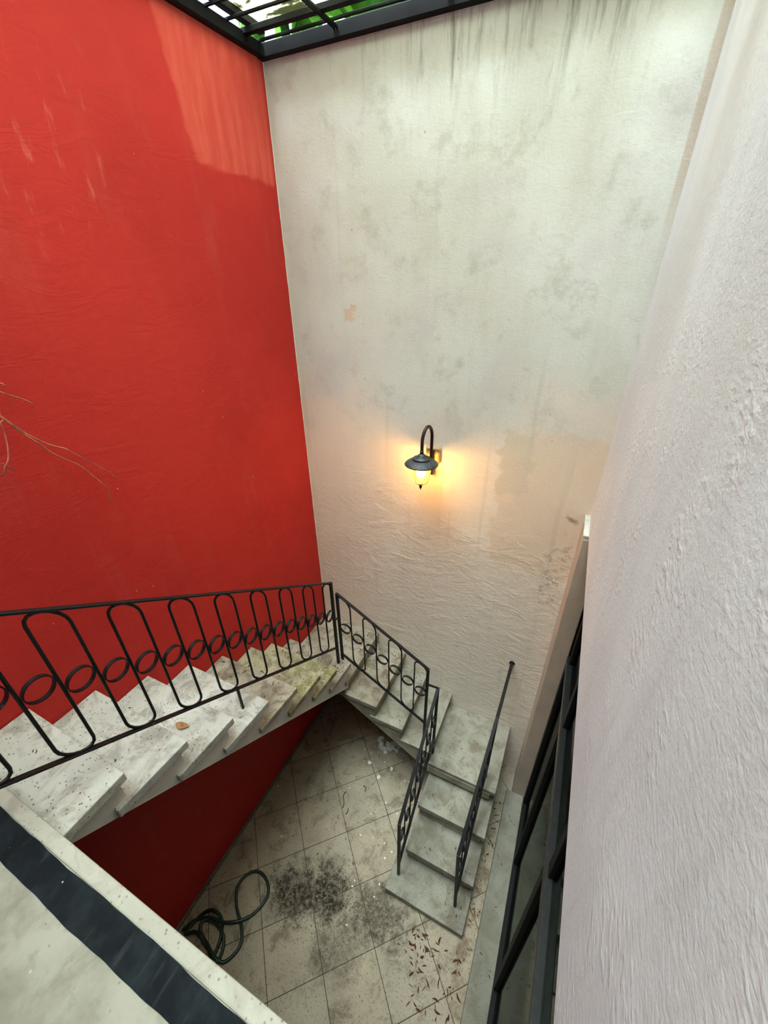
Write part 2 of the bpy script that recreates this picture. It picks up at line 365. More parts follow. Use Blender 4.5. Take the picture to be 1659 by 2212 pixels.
def bar(name, p, q, w, h, mat, parent=None, up=(0, 0, 1), bev=.002):
    """rectangular bar from p to q, w across, h along up"""
    p, q = Vector(p), Vector(q); t = (q-p).normalized(); U = Vector(up); U = (U - t*U.dot(t)).normalized(); S = t.cross(U)
    bm = bmesh.new(); vs = []
    for c in (p, q):
        for a, b in ((-1, -1), (1, -1), (1, 1), (-1, 1)): vs.append(bm.verts.new(c + S*a*w/2 + U*b*h/2))
    for f in ((0, 1, 2, 3), (7, 6, 5, 4), (0, 4, 5, 1), (1, 5, 6, 2), (2, 6, 7, 3), (3, 7, 4, 0)): bm.faces.new([vs[i] for i in f])
    if bev: bmesh.ops.bevel(bm, geom=bm.edges[:], offset=bev, segments=1, affect='EDGES')
    return from_bm(name, bm, mat, parent)
def lathe(name, prof, c, mat, parent=None, seg=32):
    bm = bmesh.new(); rings = []
    for r, z in prof:
        rings.append([bm.verts.new((c[0]+r*math.cos(2*PI*k/seg), c[1]+r*math.sin(2*PI*k/seg), c[2]+z)) for k in range(seg)])
    for A, B in zip(rings, rings[1:]):
        for k in range(seg): bm.faces.new((A[k], A[(k+1) % seg], B[(k+1) % seg], B[k]))
    bmesh.ops.remove_doubles(bm, verts=bm.verts[:], dist=1e-5)
    return from_bm(name, bm, mat, parent, True)
def struct(o): o['kind'] = 'structure'; return o
def tag(o, label, cat, group=None):
    o['label'] = label; o['category'] = cat
    if group: o['group'] = group
    return o
def thing(name, label, cat, loc=(0, 0, 0), group=None):
    o = bpy.data.objects.new(name, None); COL.objects.link(o); o.empty_display_size = .1
    return tag(o, label, cat, group)
def sm(pts, n=6, closed=False):
    """Catmull-Rom through points"""
    P = [Vector(p) for p in pts]; N = len(P); out = []
    for i in range(N if closed else N-1):
        a = P[(i-1) % N] if closed or i > 0 else P[0]; b = P[i]; c = P[(i+1) % N]; d = P[(i+2) % N] if closed or i+2 < N else P[-1]
        for k in range(n):
            t = k/n
            out.append(.5*((2*b)+(c-a)*t+(2*a-5*b+4*c-d)*t*t+(3*b-3*c+d-a)*t**3))
    if not closed: out.append(P[-1])
    return out

# ------------------------------------------------------------------ the setting
XR, YB, XW, ZT = -2.0, 2.65, .222, 5.49
YN = -1.5                                     # house wall behind the viewpoint
s = struct(box('wall_left', XR-.2, XR, YN, YB+.2, -.2, ZT, 'red')); s['label'] = 'tall red limewashed wall beside the upper flight'
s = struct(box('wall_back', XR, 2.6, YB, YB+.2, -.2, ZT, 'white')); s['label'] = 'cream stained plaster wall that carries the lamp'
s = struct(box('wall_right', XW, XW+.22, YN, YB, 3.06, ZT, 'right')); s['label'] = 'pale lavender grey plaster wall with trowel marks'
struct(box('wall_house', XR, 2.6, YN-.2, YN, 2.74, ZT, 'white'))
struct(box('wall_unseen_dark', XR, .375, YN-.2, YN, -.2, 2.74, 'inner'))  # unseen wall below the landing, coloured dark to deepen shade under the stairs
struct(box('wall_interior_near', .375, 2.6, YN-.2, YN, -.2, 2.74, 'inner'))
pier = struct(box('wall_pier', .192, .308, 2.37, YB, 0, 3.035, 'pier', bev=.006)); pier['label'] = 'narrow pink brown plaster pier at the glazed door'
bm = bmesh.new(); add_box(bm, .190, .310, 2.372, YB, 3.035, 3.06, .004)
from_bm('cap', bm, 'pier_cap', pier)
# unseen slab above the landing, added to darken the upper red wall
ev = struct(box('ceiling_light_block', XR, XW, YN, -.45, 5.36, 5.46, 'white'))
# dim room behind the glazing
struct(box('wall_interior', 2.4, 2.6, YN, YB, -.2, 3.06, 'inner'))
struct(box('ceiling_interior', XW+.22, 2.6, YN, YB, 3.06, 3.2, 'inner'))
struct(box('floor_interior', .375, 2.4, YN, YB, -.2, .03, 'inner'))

# courtyard floor: grout bed and diagonal tiles, each its own piece
floor = struct(box('floor', XR, .375, YN, YB, -.2, -.003, 'grout')); floor['label'] = 'courtyard floor of diagonally laid cement tiles'
def clip(poly, ax, lim, keep_less):
    out = []
    for i in range(len(poly)):
        a, b = poly[i], poly[(i+1) % len(poly)]
        ia = (a[ax] <= lim) == keep_less; ib = (b[ax] <= lim) == keep_less
        if ia: out.append(a)
        if ia != ib:
            t = (lim-a[ax])/(b[ax]-a[ax]); out.append((a[0]+(b[0]-a[0])*t, a[1]+(b[1]-a[1])*t))
    return out
PT = .3995; q2 = 2**-.5; g = .0022
tile_mesh = None
for i in range(-10, 10):
    for j in range(-8, 10):
        u0 = -1.8015+PT*i; v0 = -.1755+PT*j
        cs = [((u+v)*q2, (v-u)*q2) for u, v in ((u0+g, v0+g), (u0+PT-g, v0+g), (u0+PT-g, v0+PT-g), (u0+g, v0+PT-g))]
        p = cs
        for ax, lim, less in ((0, XR+.001, False), (0, .30, True), (1, -.35, False), (1, YB-.001, True)):
            p = clip(p, ax, lim, less)
            if len(p) < 3: break
        if len(p) < 3: continue
        area = abs(sum(p[k][0]*p[(k+1) % len(p)][1]-p[(k+1) % len(p)][0]*p[k][1] for k in range(len(p))))/2
        if area < .0008: continue
        cx = sum(a for a, _ in p)/len(p); cy = sum(b for _, b in p)/len(p)
        dz = random.uniform(-.0008, .0008)
        tp = prism('tile', [(a-cx, b-cy) for a, b in p], -.012, .0+dz, 'tile', floor, bev=.0018, seg=1)
        tp.location = (cx, cy, 0)

# skirting line where red wall meets the floor
struct(box('baseboard_left', XR, XR+.012, -.3, YB, 0, .035, 'sill'))

# upper landing at the viewer's feet
land = struct(box('landing', XR, XW+.21, YN, .058, 2.74, 2.898, 'cement')); land['label'] = 'rough cement landing at the top of the stairs'
bm = bmesh.new(); N = 60
def strip(bm, xs, fa, fb, z0, z1):
    T = []
    for x in xs: T.append([bm.verts.new((x, fa(x), z1)), bm.verts.new((x, fb(x), z1)), bm.verts.new((x, fb(x), z0)), bm.verts.new((x, fa(x), z0))])
    for A, B in zip(T, T[1:]):
        for k in range(4): bm.faces.new((A[k], A[(k+1) % 4], B[(k+1) % 4], B[k]))
    bm.faces.new(T[0]); bm.faces.new(T[-1][::-1])
add_box(bm, XR, XW+.21, .058, .1, 2.74, 2.899, .006)
nos = from_bm('edge_strip', bm, 'edge', land)
def wob(ph, a): return lambda x: a + .0016*math.sin(9*x+ph)+.0011*math.sin(23*x+2*ph)+.0006*math.sin(61*x+ph)
bm = bmesh.new(); strip(bm, [XR+.01+(XW+.2-XR-.02)*k/130 for k in range(131)], wob(1, -.024), wob(2.5, .0575), 2.897, 2.9005)
bnd = from_bm('painted_band', bm, 'band', land); bnd['label'] = 'worn blue black painted band along the landing edge'

# ------------------------------------------------------------------ staircase
stair = thing('staircase', 'winding cast stone staircase turning down two corners to the tiled floor', 'staircase')
TT = .045
upper = [(.344, 2.731, 'tread_pale'), (.592, 2.556, 'tread_pale'), (.845, 2.378, 'tread_pale'), (1.095, 2.20, 'tread_pale'),
         (1.346, 2.02, 'tread_dirty'), (1.612, 1.84, 'tread_moss'), (1.83, 1.665, 'tread_moss'), (2.06, 1.49, 'tread_dirty')]
prev = .1
for i, (y, z, mt) in enumerate(upper):
    bk = (prev-.078) if i else .03
    mt2 = {0: 'tread_pale', 1: 'tread_pale', 2: 'tread_pale', 3: 'tread_pale', 4: 'tread_dirty', 5: 'tread_moss', 6: 'tread_moss', 7: 'tread_dirty'}[i]
    sk = .01 if i in (1, 2, 3, 4, 5) else 0
    xb = -1.352 if i else -1.331
    tr = prism('tread', [(XR+.003, bk), (xb, bk), (-1.335+random.uniform(-.006, .006), y+sk), (XR+.003, y)], z-TT, z, mt2, stair, bev=.005, seg=2)
    prev = y
# corner slab and the treads along the cream wall
prism('tread', [(XR+.003, 1.985), (-1.357, 1.985), (-1.357, YB-.003), (XR+.003, YB-.003)], 1.29-TT, 1.29, 'tread_dirty', stair, bev=.005)
mid = [(-1.06, 1.14, 1.98), (-.81, .975, 1.98), (-.545, .797, 1.99)]
px = -1.357
for x, z, yf in mid:
    prism('tread', [(px-.075, yf), (x, yf), (x, YB-.003), (px-.075, YB-.003)], z-TT, z, 'tread_grey' if x > -1 else 'tread_dirty', stair, bev=.005); px = x
prism('tread', [(-.615, 1.995), (.045, 1.995), (.048, YB-.003), (-.615, YB-.003)], .629-TT, .629, 'tread_grey', stair, bev=.005)
low = [(1.722, .45, -.545, .04, 2.07), (1.452, .26, -.545, .034, 1.80), (1.197, .082, -.618, .034, 1.53)]
for y, z, xa, xb, bk in low:
    prism('tread', [(xa, y), (xb, y-.004), (xb+.004, bk), (xa, bk)], z-TT-.01, z, 'tread_grey', stair, bev=.005)
# bodies under the treads: one mesh of upright columns per flight
def body(name, cols, axis, a0, a1, mat):
    """cols: (s0, s1, top, bottom at s0, bottom at s1)"""
    bm = bmesh.new()
    f = (lambda q, z, a: (a, q, z)) if axis == 0 else (lambda q, z, a: (q, a, z))
    for s0, s1, tp, b0, b1 in cols:
        V = [bm.verts.new(f(*c)) for a in (a0, a1) for c in ((s0, b0, a), (s1, b1, a), (s1, tp, a), (s0, tp, a))]
        for q in ((0, 1, 2, 3), (7, 6, 5, 4), (0, 4, 5, 1), (1, 5, 6, 2), (2, 6, 7, 3), (3, 7, 4, 0)): bm.faces.new([V[i] for i in q])
    return from_bm(name, bm, mat, stair)
sof = lambda y: 2.648-.752*(y-.06)
cols = []; y0 = .066
for y, z, _ in upper:
    y1 = y-.022; cols.append((y0, y1, z-TT+.001, sof(y0), sof(y1))); y0 = y1
body('stair_body', cols, 0, XR+.002, -1.375, 'body')
sw = lambda x: 1.075-.645*(x+1.42)
cols = [(XR+.002, -1.42, 1.246, 1.10, 1.075), (-1.42, -1.379, 1.246, sw(-1.42), sw(-1.379))]; x0 = -1.379
for x, z in ((-1.06, 1.14), (-.81, .975), (-.545, .797)):
    x1 = x-.022; cols.append((x0, x1, z-TT+.001, sw(x0), sw(x1))); x0 = x1
cols.append((x0, 0., .629-TT+.001, .50, .50))
body('stair_body', cols, 1, 1.992, YB-.002, 'body_low')
body('stair_body', [(2.02, 2.06, .585, 0, 0), (1.744, 2.02, .396, 0, 0), (1.474, 1.744, .206, 0, 0), (1.23, 1.474, .03, 0, 0)], 0, -.535, .01, 'body_low')

# ------------------------------------------------------------------ railings
def railing(name, label, axis, c, s0, s1, zb0, zb1, h, n, post0, post1, first_top, ringh, group='wrought iron stair railings', lean=0.):
    """one panel in the plane axis=c; s runs from s0 to s1, bottom rail from zb0 to zb1, h high, n gaps; post0/post1 are the feet heights"""
    root = thing(name, label, 'railing', group=group)
    P = (lambda s, z, d=0.: Vector((c+d+lean*(z-min(post0, post1))*(s1-s)/(s1-s0), s, z))) if axis == 0 else (lambda s, z, d=0.: Vector((s, c+d, z)))
    sl = (zb1-zb0)/(s1-s0); zb = lambda s: zb0+sl*(s-s0); zt = lambda s: zb(s)+h
    nrm = (1, 0, 0) if axis == 0 else (0, 1, 0)
    bar('top_rail', P(s0, zt(s0)), P(s1, zt(s1)), .026, .010, 'iron', root)
    bar('bottom_rail', P(s0, zb(s0)), P(s1, zb(s1)), .022, .011, 'iron', root)
    for ss, ft in ((s0, post0), (s1, post1)):
        if ft is not None: bar('post', P(ss, ft), P(ss, zt(ss)+.004), .022, .022, 'iron', root, up=nrm)
    # one long rod bent back and forth between the rails
    d = (s1-s0)/n; sg = 1 if d > 0 else -1; r = abs(d)/2; A = .006
    path = []
    for k in range(n):
        a, b = s0+k*d, s0+(k+1)*d; m = (a+b)/2
        top = (k % 2 == 0) == first_top
        for j in range(9):
            th = PI*j/8; s_ = m - math.cos(th)*d/2
            cz = (zt(s_)-A-r) if top else (zb(s_)+A+r)
            path.append(P(s_, cz + (math.sin(th)*r if top else -math.sin(th)*r)))
    tube('bent_rod', path, .0062, 'iron', root, 8)
    for k in range(n):
        m = s0+(k+.5)*d; rr = abs(d)/2-.007
        bm = bmesh.new(); seg = 24; R = []
        for j in range(seg):
            th = 2*PI*j/seg
            R.append([bm.verts.new(P(m+math.cos(th)*q, zb(m)+ringh+math.sin(th)*q, e)) for q, e in ((rr, -.009), (rr, .009), (rr-.004, .009), (rr-.004, -.009))])
        for j in range(seg):
            a, b = R[j], R[(j+1) % seg]
            for t in range(4): bm.faces.new((a[t], a[(t+1) % 4], b[(t+1) % 4], b[t]))
        from_bm('ring', bm, 'iron', root)
    return root, P, zb, zt
r1, P, zb, zt = railing('stair_railing', 'longest black iron railing on the upper flight beside the red wall', 0, -1.44, .017, 2.014, 3.062, 1.682, .712, 18, 2.899, 1.488, False, .375)
bar('leg', P(1.0, 2.20), P(1.0, zb(1.0)), .014, .014, 'iron', r1, up=(1, 0, 0))
bar('link', (-1.44, 2.02, 1.98), (-1.452, 2.098, 1.97), .008, .012, 'iron', r1)
r2, P, zb, zt = railing('stair_railing', 'short black iron railing on the middle flight below the wall lamp', 1, 2.10, -1.452, -.645, 1.508, 1.018, .705, 7, 1.29, .797, True, .37)
bar('link', (-.645, 2.10, 1.54), (-.555, 2.10, 1.545), .010, .020, 'iron', r2)
r3, P, zb, zt = railing('stair_railing', 'black iron railing on the courtyard side of the lowest flight', 0, -.553, 1.328, 2.10, .275, .865, .675, 7, .082, .629, True, .35)
r4, P, zb, zt = railing('stair_railing', 'black iron railing fixed to the cream wall on the lowest flight', 0, -.066, 1.336, 2.10, .26, .83, .675, 7, .082, .629, True, .35, lean=-.05)
bar('wall_rail', (-.066, 2.10, 1.505), (-.058, 2.648, 1.494), .026, .012, 'iron', r4)
lathe('wall_rosette', [(0, .0), (.024, 0), (.024, .006), (.012, .012), (0, .012)], (0, 0, 0), 'iron', r4, 16).matrix_local = Matrix.Translation((-.058, 2.649, 1.494)) @ Matrix.Rotation(PI/2, 4, 'X')

# ------------------------------------------------------------------ glazed door on the right
sill = struct(box('trim_1', .140, .300, -.3, 2.369, 0, .098, 'sill', bev=.006)); sill['label'] = 'long cement sill in front of the glazed door'
door = struct(thing('door_1', 'black aluminium glazed door under the right wall', 'door'))
del door['category']
bm = bmesh.new(); add_box(bm, .300, .372, -.3, 2.369, 0, .085)
for x in (.308, .330, .352): add_box(bm, x-.003, x+.003, -.3, 2.369, .085, .103)
from_bm('track', bm, 'rubber', door)
box('transom', .302, .366, -.3, 2.369, 2.0, 2.06, 'alu', door, .004)
box('head_rail', .310, .366, -.3, 2.369, 3.0, 3.058, 'alu', door, .004)
for y in (2.31, 1.80, 1.02, .2):
    box('stile', .304, .364, y, y+.058, .10, 2.0, 'rubber', door, .004)
    box('stile', .316, .364, y-.02, y+.04, 2.06, 3.0, 'rubber', door, .004)
prevy = 2.31
for y in (1.80, 1.02, .2):
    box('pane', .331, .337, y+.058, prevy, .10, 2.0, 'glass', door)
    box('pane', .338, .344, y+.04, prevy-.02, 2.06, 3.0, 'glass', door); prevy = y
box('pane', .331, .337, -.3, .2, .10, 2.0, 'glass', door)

# ------------------------------------------------------------------ wall lamp
L = thing('wall_lamp', 'lit gooseneck wall lamp with grey shade on the cream wall', 'lamp')
LX, LY, LZ = -.894, 2.45, 3.33
bm = bmesh.new(); add_box(bm, -.925, -.818, 2.612, 2.65, 3.25, 3.37, .012)
from_bm('wall_box', bm, 'brass', L)
bm = bmesh.new(); add_box(bm, -.886, -.856, 2.590, 2.612, 3.17, 3.36, .005); from_bm('back_plate', bm, 'bronze', L)
arm = [(-.872, 2.585, 3.26), (-.872, 2.585, 3.36), (-.872, 2.585, 3.44)]
for k in range(1, 12):
    a = PI*k/12; arm.append((-.872+(LX+.872)*(1-math.cos(a))/2, 2.585+(LY-2.585)*(1-math.cos(a))/2, 3.455+.098*math.sin(a)))
arm += [(LX, LY, 3.45), (LX, LY, 3.39)]
tube('arm', sm(arm, 3), .0115, 'bronze', L, 12)
lathe('collar', [(0, .075), (.012, .075), (.015, .066), (.012, .058), (.016, .05), (.012, .04), (0, .04)], (LX, LY, LZ), 'bronze', L, 20)
lathe('shade', [(.008, .056), (.020, .050), (.032, .036), (.038, .024), (.058, .024), (.060, .016), (.054, .011), (.075, .007), (.097, -.004), (.112, -.016), (.117, -.022), (.115, -.025), (.095, -.010), (.070, .000), (.05, .004), (.008, .006)], (LX, LY, LZ), 'shade', L, 40)
GL = lathe('globe', [(.062, -.004), (.066, -.03), (.067, -.07), (.064, -.105), (.055, -.135), (.040, -.157), (.020, -.170), (.0, -.173)], (LX, LY, LZ), 'lampglass', L, 32)
for k in range(4):
    a = PI/4+k*PI/2+.5; ca, sa = math.cos(a), math.sin(a)
    tube('cage_wire', sm([(LX+ca*r, LY+sa*r, LZ+z) for r, z in ((.070, -.004), (.072, -.05), (.072, -.09), (.066, -.125), (.048, -.158), (.012, -.182))], 4), .0016, 'bronze', GL, 6)
lathe('finial', [(0, -.172), (.014, -.174), (.015, -.180), (.006, -.186), (.011, -.194), (.010, -.202), (.004, -.210), (.005, -.216), (0, -.220)], (LX, LY, LZ), 'bronze', GL, 16)
lathe('bulb', [(0, -.018), (.014, -.02), (.020, -.045), (.032, -.07), (.034, -.09), (.026, -.110), (0, -.118)], (LX, LY, LZ), 'bulb', L, 24)
ld = bpy.data.lights.new('lamp_light', 'POINT'); ld.energy = 5.5; ld.color = (1, .47, .10); ld.shadow_soft_size = .045
lo = bpy.data.objects.new('lamp_light', ld); COL.objects.link(lo); lo.location = (LX, LY, LZ-.075); lo.parent = L

# ------------------------------------------------------------------ roof grille, roof sheet, foliage
G = thing('roof_grille', 'black steel security grille over the courtyard', 'grille')
bar('frame_bar', (XR, YB-.024, 5.511), (XW, YB-.024, 5.511), .046, .056, 'roofsteel', G)
bar('frame_bar', (XR+.024, YN, 5.511), (XR+.024, YB, 5.511), .046, .05, 'roofsteel', G)
yy = 2.570
for k in range(30):
    thick = k % 4 == 1
    bar('bar', (XR+.02, yy, 5.535), (XW+.2, yy, 5.535), .034 if thick else .012, .024 if thick else .012, 'roofsteel', G)
    yy -= .105 if k == 0 else .133
for x in (-1.502, -1.486, -.9, -.885, -.3, -.285):
    bar('cross_bar', (x, YN, 5.520), (x, YB-.03, 5.520), .009, .014, 'roofsteel', G)
S = thing('roof_sheet', 'dirty translucent roof sheet above the security grille', 'roof')
bar('edge_beam', (-1.925, YN, 5.567), (-1.925, 2.57, 5.567), .04, .03, 'roofsteel', S)
for k in range(3):
    x0 = -1.92+k*.79
    box('sheet', x0, x0+.785, YN, 2.575, 5.582+.002*k, 5.586+.002*k, 'sheet', S)
def blade(L_, W_, curl, seg=8):
    me = bpy.data.meshes.new('leaf'); vs, fs = [], []
    for i in range(seg+1):
        t = i/seg; wd = W_*math.sin(PI*min(1, .06+t*.94))**.6*.5; z = -curl*t*t*L_
        x = L_*t*(1-.15*curl*t)
        vs += [(x, -wd, z+.12*wd), (x, 0, z-.12*wd), (x, wd, z+.12*wd)]
    for i in range(seg):
        a = i*3; fs += [(a, a+1, a+4, a+3), (a+1, a+2, a+5, a+4)]
    me.from_pydata(vs, [], fs); me.polygons.foreach_set('use_smooth', [True]*len(fs)); return me
rnd = random.Random(3)
plants = [((-2.3, 3.1, 6.25), 'green', 'broad leaved green plant above the corner of the red and cream walls'), ((-1.35, 3.15, 6.3), 'green2', 'dark green leafy plant behind the top of the cream wall'), ((-.5, 3.15, 6.3), 'green', 'bright green leafy plant overhanging the middle of the cream wall'), ((.35, 3.1, 6.35), 'green2', 'leafy plant above the right end of the cream wall')]
for c, mt, lab in plants:
    T = thing('overhead_plant', lab, 'plant', group='plants above the courtyard')
    tube('stem', sm([(c[0], c[1]+.3, c[2]-.7), (c[0]+.03, c[1]+.1, c[2]), (c[0], c[1], c[2]+.7)], 4), .03, 'green2', T)
    meshes = [blade(.75, .14, .5), blade(.6, .20, .8), blade(.9, .11, .6)]
    for me in meshes: me.materials.append(M[mt])
    for k in range(48):
        o = bpy.data.objects.new('leaf', rnd.choice(meshes)); COL.objects.link(o); o.parent = T
        o.location = (c[0]+rnd.uniform(-.35, .35), c[1]+rnd.uniform(-.1, .5), c[2]+rnd.uniform(-.55, .6))
        o.rotation_euler = (rnd.uniform(-.6, .6), rnd.uniform(-.8, .1), rnd.uniform(0, 2*PI))

# ------------------------------------------------------------------ hose
HOSE = [(-1.952, 0.307), (-1.921, 0.377), (-1.866, 0.428), (-1.786, 0.462), (-1.702, 0.478), (-1.636, 0.504), (-1.577, 0.545), (-1.532, 0.594), (-1.505, 0.642), (-1.485, 0.701), (-1.486, 0.76), (-1.517, 0.807), (-1.572, 0.839), (-1.64, 0.852), (-1.701, 0.828), (-1.74, 0.78), (-1.753, 0.705), (-1.722, 0.649), (-1.658, 0.588), (-1.583, 0.544), (-1.539, 0.514), (-1.502, 0.474), (-1.485, 0.43), (-1.494, 0.382), (-1.517, 0.337), (-1.55, 0.309), (-1.629, 0.307), (-1.709, 0.332), (-1.783, 0.349), (-1.833, 0.376), (-1.848, 0.411), (-1.818, 0.438), (-1.743, 0.448), (-1.666, 0.434), (-1.61, 0.398), (-1.585, 0.351), (-1.578, 0.297), (-1.622, 0.287), (-1.678, 0.315), (-1.751, 0.332), (-1.811, 0.349), (-1.865, 0.339), (-1.899, 0.311), (-1.913, 0.304), (-1.912, 0.33), (-1.906, 0.383), (-1.885, 0.445), (-1.836, 0.49), (-1.767, 0.501), (-1.711, 0.48), (-1.671, 0.439), (-1.641, 0.388), (-1.625, 0.317), (-1.624, 0.263)]
hp = []
for k, (a, b) in enumerate(HOSE):
    z = .0125 + (.016*math.sin(k*.9)**2 if 2 < k < 8 or k > 24 else 0)
    hp.append((a, b, z))
bm = bmesh.new(); add_tube(bm, sm(hp, 4), .012, 8)
tag(from_bm('garden_hose', bm, 'hose', None, True), 'dark green rubber hose coiled on the tiles by the red wall', 'hose')

# ------------------------------------------------------------------ thin roots hanging over the red wall
ROOT = {'a': [(0.709, 4.031), (0.728, 4.001), (0.76, 3.946), (0.793, 3.898), (0.834, 3.853), (0.864, 3.83), (0.89, 3.812), (0.909, 3.787), (0.956, 3.73), (0.993, 3.684), (1.036, 3.623), (1.065, 3.588)],
 'b': [(0.71, 4.033), (0.728, 4.002), (0.754, 3.945), (0.784, 3.898), (0.812, 3.853), (0.837, 3.811), (0.884, 3.758), (0.912, 3.729), (0.945, 3.67), (0.974, 3.611), (0.988, 3.561), (1.009, 3.469)],
 'c': [(0.739, 4.102), (0.761, 4.082), (0.788, 4.061), (0.821, 4.039), (0.846, 4.015), (0.865, 3.99)],
 'd': [(0.749, 4.126), (0.773, 4.11), (0.787, 4.098), (0.798, 4.086)],
 'e': [(0.716, 4.01), (0.718, 3.978), (0.717, 3.953), (0.709, 3.906), (0.695, 3.86), (0.682, 3.834), (0.666, 3.82), (0.651, 3.794), (0.635, 3.778)],
 'f': [(0.638, 3.861), (0.66, 3.838), (0.671, 3.825), (0.688, 3.798), (0.708, 3.772)]}
RL = {'a': 'upper of the two long thin roots crossing the red wall', 'b': 'lower long thin root curving down the red wall', 'c': 'short thin root above the two long ones on the red wall',
      'd': 'topmost tiny root at the left edge of the red wall', 'e': 'thin root hanging straight down at the edge of the red wall', 'f': 'short pale root tip below the long roots on the red wall'}
for k, pl in ROOT.items():
    x = {'a': -1.932, 'b': -1.93, 'c': -1.94, 'd': -1.935, 'e': -1.928, 'f': -1.936}[k]
    first = pl[0]
    pts = [(-1.975, first[0]-.55, first[1]+.50), (-1.95, first[0]-.22, first[1]+.20)] + [(x, a, b) for a, b in pl]
    pts[-1] = (-1.985, pts[-1][1], pts[-1][2])
    tag(tube('hanging_root', sm(pts, 3), .0030, 'root', None, 6, taper=.65), RL[k], 'root', 'thin roots on the red wall')

# ------------------------------------------------------------------ rubble, chips, leaves, twigs
def shard(seed, r, h):
    rr = random.Random(seed); n = rr.randint(5, 7); me = bpy.data.meshes.new('shard')
    a = sorted(rr.uniform(0, 2*PI) for _ in range(n)); a = [2*PI*(k+rr.uniform(-.3, .3))/n for k in range(n)]
    q = [rr.uniform(.6, 1.15)*r for _ in range(n)]
    vs = [(math.cos(t)*d, math.sin(t)*d*.75, 0) for t, d in zip(a, q)] + [(math.cos(t)*d*.88, math.sin(t)*d*.66, h*rr.uniform(.8, 1.1)) for t, d in zip(a, q)]
    fs = [tuple(range(n))[::-1], tuple(range(n, 2*n))] + [(k, (k+1) % n, n+(k+1) % n, n+k) for k in range(n)]
    me.from_pydata(vs, [], fs); me.materials.append(M['chip']); return me
RUB = [(-1.21, 2.336), (-1.183, 2.28), (-1.099, 2.228), (-1.11, 2.323), (-1.05, 2.301), (-0.997, 2.292), (-1.061, 2.363), (-1.0, 2.357), (-1.071, 2.274), (-1.131, 2.262)]
for k, (x, y) in enumerate(RUB):
    o = link('plaster_piece', shard(k, random.uniform(.030, .05), .018), None); o.location = (x, y, .001+.006*(k % 3)); o.rotation_euler = (0, 0, random.uniform(0, 6))
    tag(o, 'broken plaster piece in the heap under the middle flight', 'rubble', 'heap of broken plaster pieces')
CHIP = [(-1.209, 2.065), (-0.97, 2.107), (-1.061, 1.979), (-1.314, 2.169), (-1.38, 2.23), (-0.914, 2.234), (-1.066, 2.14), (-0.801, 2.06), (-0.755, 2.067), (-1.238, 2.171), (-1.001, 2.246), (-1.266, 2.293), (-1.942, 1.473), (-1.277, 1.759), (-0.891, 1.796), (-0.756, 1.758), (-0.993, 1.461), (-0.876, 1.492), (-0.765, 1.497), (-0.717, 1.402), (-0.88, 1.154), (-0.683, 1.22), (-1.644, 1.143), (-0.982, 1.655), (-0.677, 1.466), (-0.88, 1.111), (-0.686, 1.129), (-0.808, 0.886), (-1.699, 2.008)]
small = [shard(50+k, .011, .006) for k in range(5)]; bigc = [shard(60+k, .030, .010) for k in range(3)]
for k, (x, y) in enumerate(CHIP):
    o = link('plaster_chip', bigc[k] if k < 3 else random.choice(small), None); o.location = (x, y, .0008); o.rotation_euler = (0, 0, random.uniform(0, 6))
    tag(o, 'large pale plaster flake on the tiles, '+('leftmost of the three near the heap', 'closest of the three to the iron railing', 'farthest of the three from the heap')[k] if k < 3 else 'small white plaster chip lying loose on the floor tiles', 'chip', 'white plaster chips')
def leafmesh(seed, L_, W_, mat):
    rr = random.Random(seed); me = bpy.data.meshes.new('dry_leaf'); vs, fs = [], []; n = 5; b = rr.uniform(-.3, .3)
    for i in range(n+1):
        t = i/n; wd = max(.0006, W_*.5*math.sin(PI*t)**.8); x = L_*(t-.5); cy = b*L_*math.sin(PI*t)*.4; z = .002+.18*L_*abs(t-.5)*rr.uniform(.3, 1)
        vs += [(x, cy-wd, z+wd*.35), (x, cy, z), (x, cy+wd, z+wd*.35)]
    for i in range(n):
        a = i*3; fs += [(a, a+1, a+4, a+3), (a+1, a+2, a+5, a+4)]
    me.from_pydata(vs, [], fs); me.materials.append(M[mat]); return me
LR = [leafmesh(k, .030+.009*(k % 4), .007+.0025*(k % 3), 'leaf_red') for k in range(6)]
LB = [leafmesh(20+k, .028+.008*(k % 4), .007+.003*(k % 3), 'leaf_brown') for k in range(6)]
def drop(meshes, x, y, z, label, group, name='dry_leaf', sc=1.):
    o = link(name, random.choice(meshes), None); o.location = (x, y, z); o.rotation_euler = (0, 0, random.uniform(0, 2*PI)); k = sc*random.uniform(.6, 1.15); o.scale = (k, k, k)
    tag(o, label, 'leaf', group); return o
for k in range(80):
    a = random.gauss(0, 1)
    x, y = (-.235+random.gauss(0, .06), 1.0+random.gauss(0, .07)) if k < 38 else (random.uniform(-.22, .11), random.uniform(.72, 1.12))
    if x > .12: continue
    if y > 1.17: y = 1.1
    drop(LR, x, y, .001, 'dry reddish leaf in the litter on the tiles before the bottom step', 'leaf litter before the bottom step')
for k in range(26):
    drop(LB+LR[:2], random.uniform(.06, .125), random.uniform(1.15, 2.3), .001, 'dry leaf fallen in the gap between lowest flight and sill', 'leaves between lowest flight and sill')
for k in range(13):
    drop(LB, random.uniform(.17, .27), random.uniform(.9, 2.25), .0985, 'dark dry leaf lying on the cement sill', 'leaves on the sill', sc=.7)
for y0, y1, z, nm, n in ((1.22, 1.42, .0825, 'bottom step', 8), (1.48, 1.68, .2605, 'second lowest step', 7), (1.75, 1.95, .4505, 'third lowest step', 5), (2.03, 2.55, .6295, 'corner platform', 9)):
    for k in range(n):
        drop(LB, random.uniform(-.5, 0), random.uniform(y0, y1), z, 'small dark dry leaf lying on the '+nm+' of the lowest flight', 'leaves on the '+nm, sc=.7)
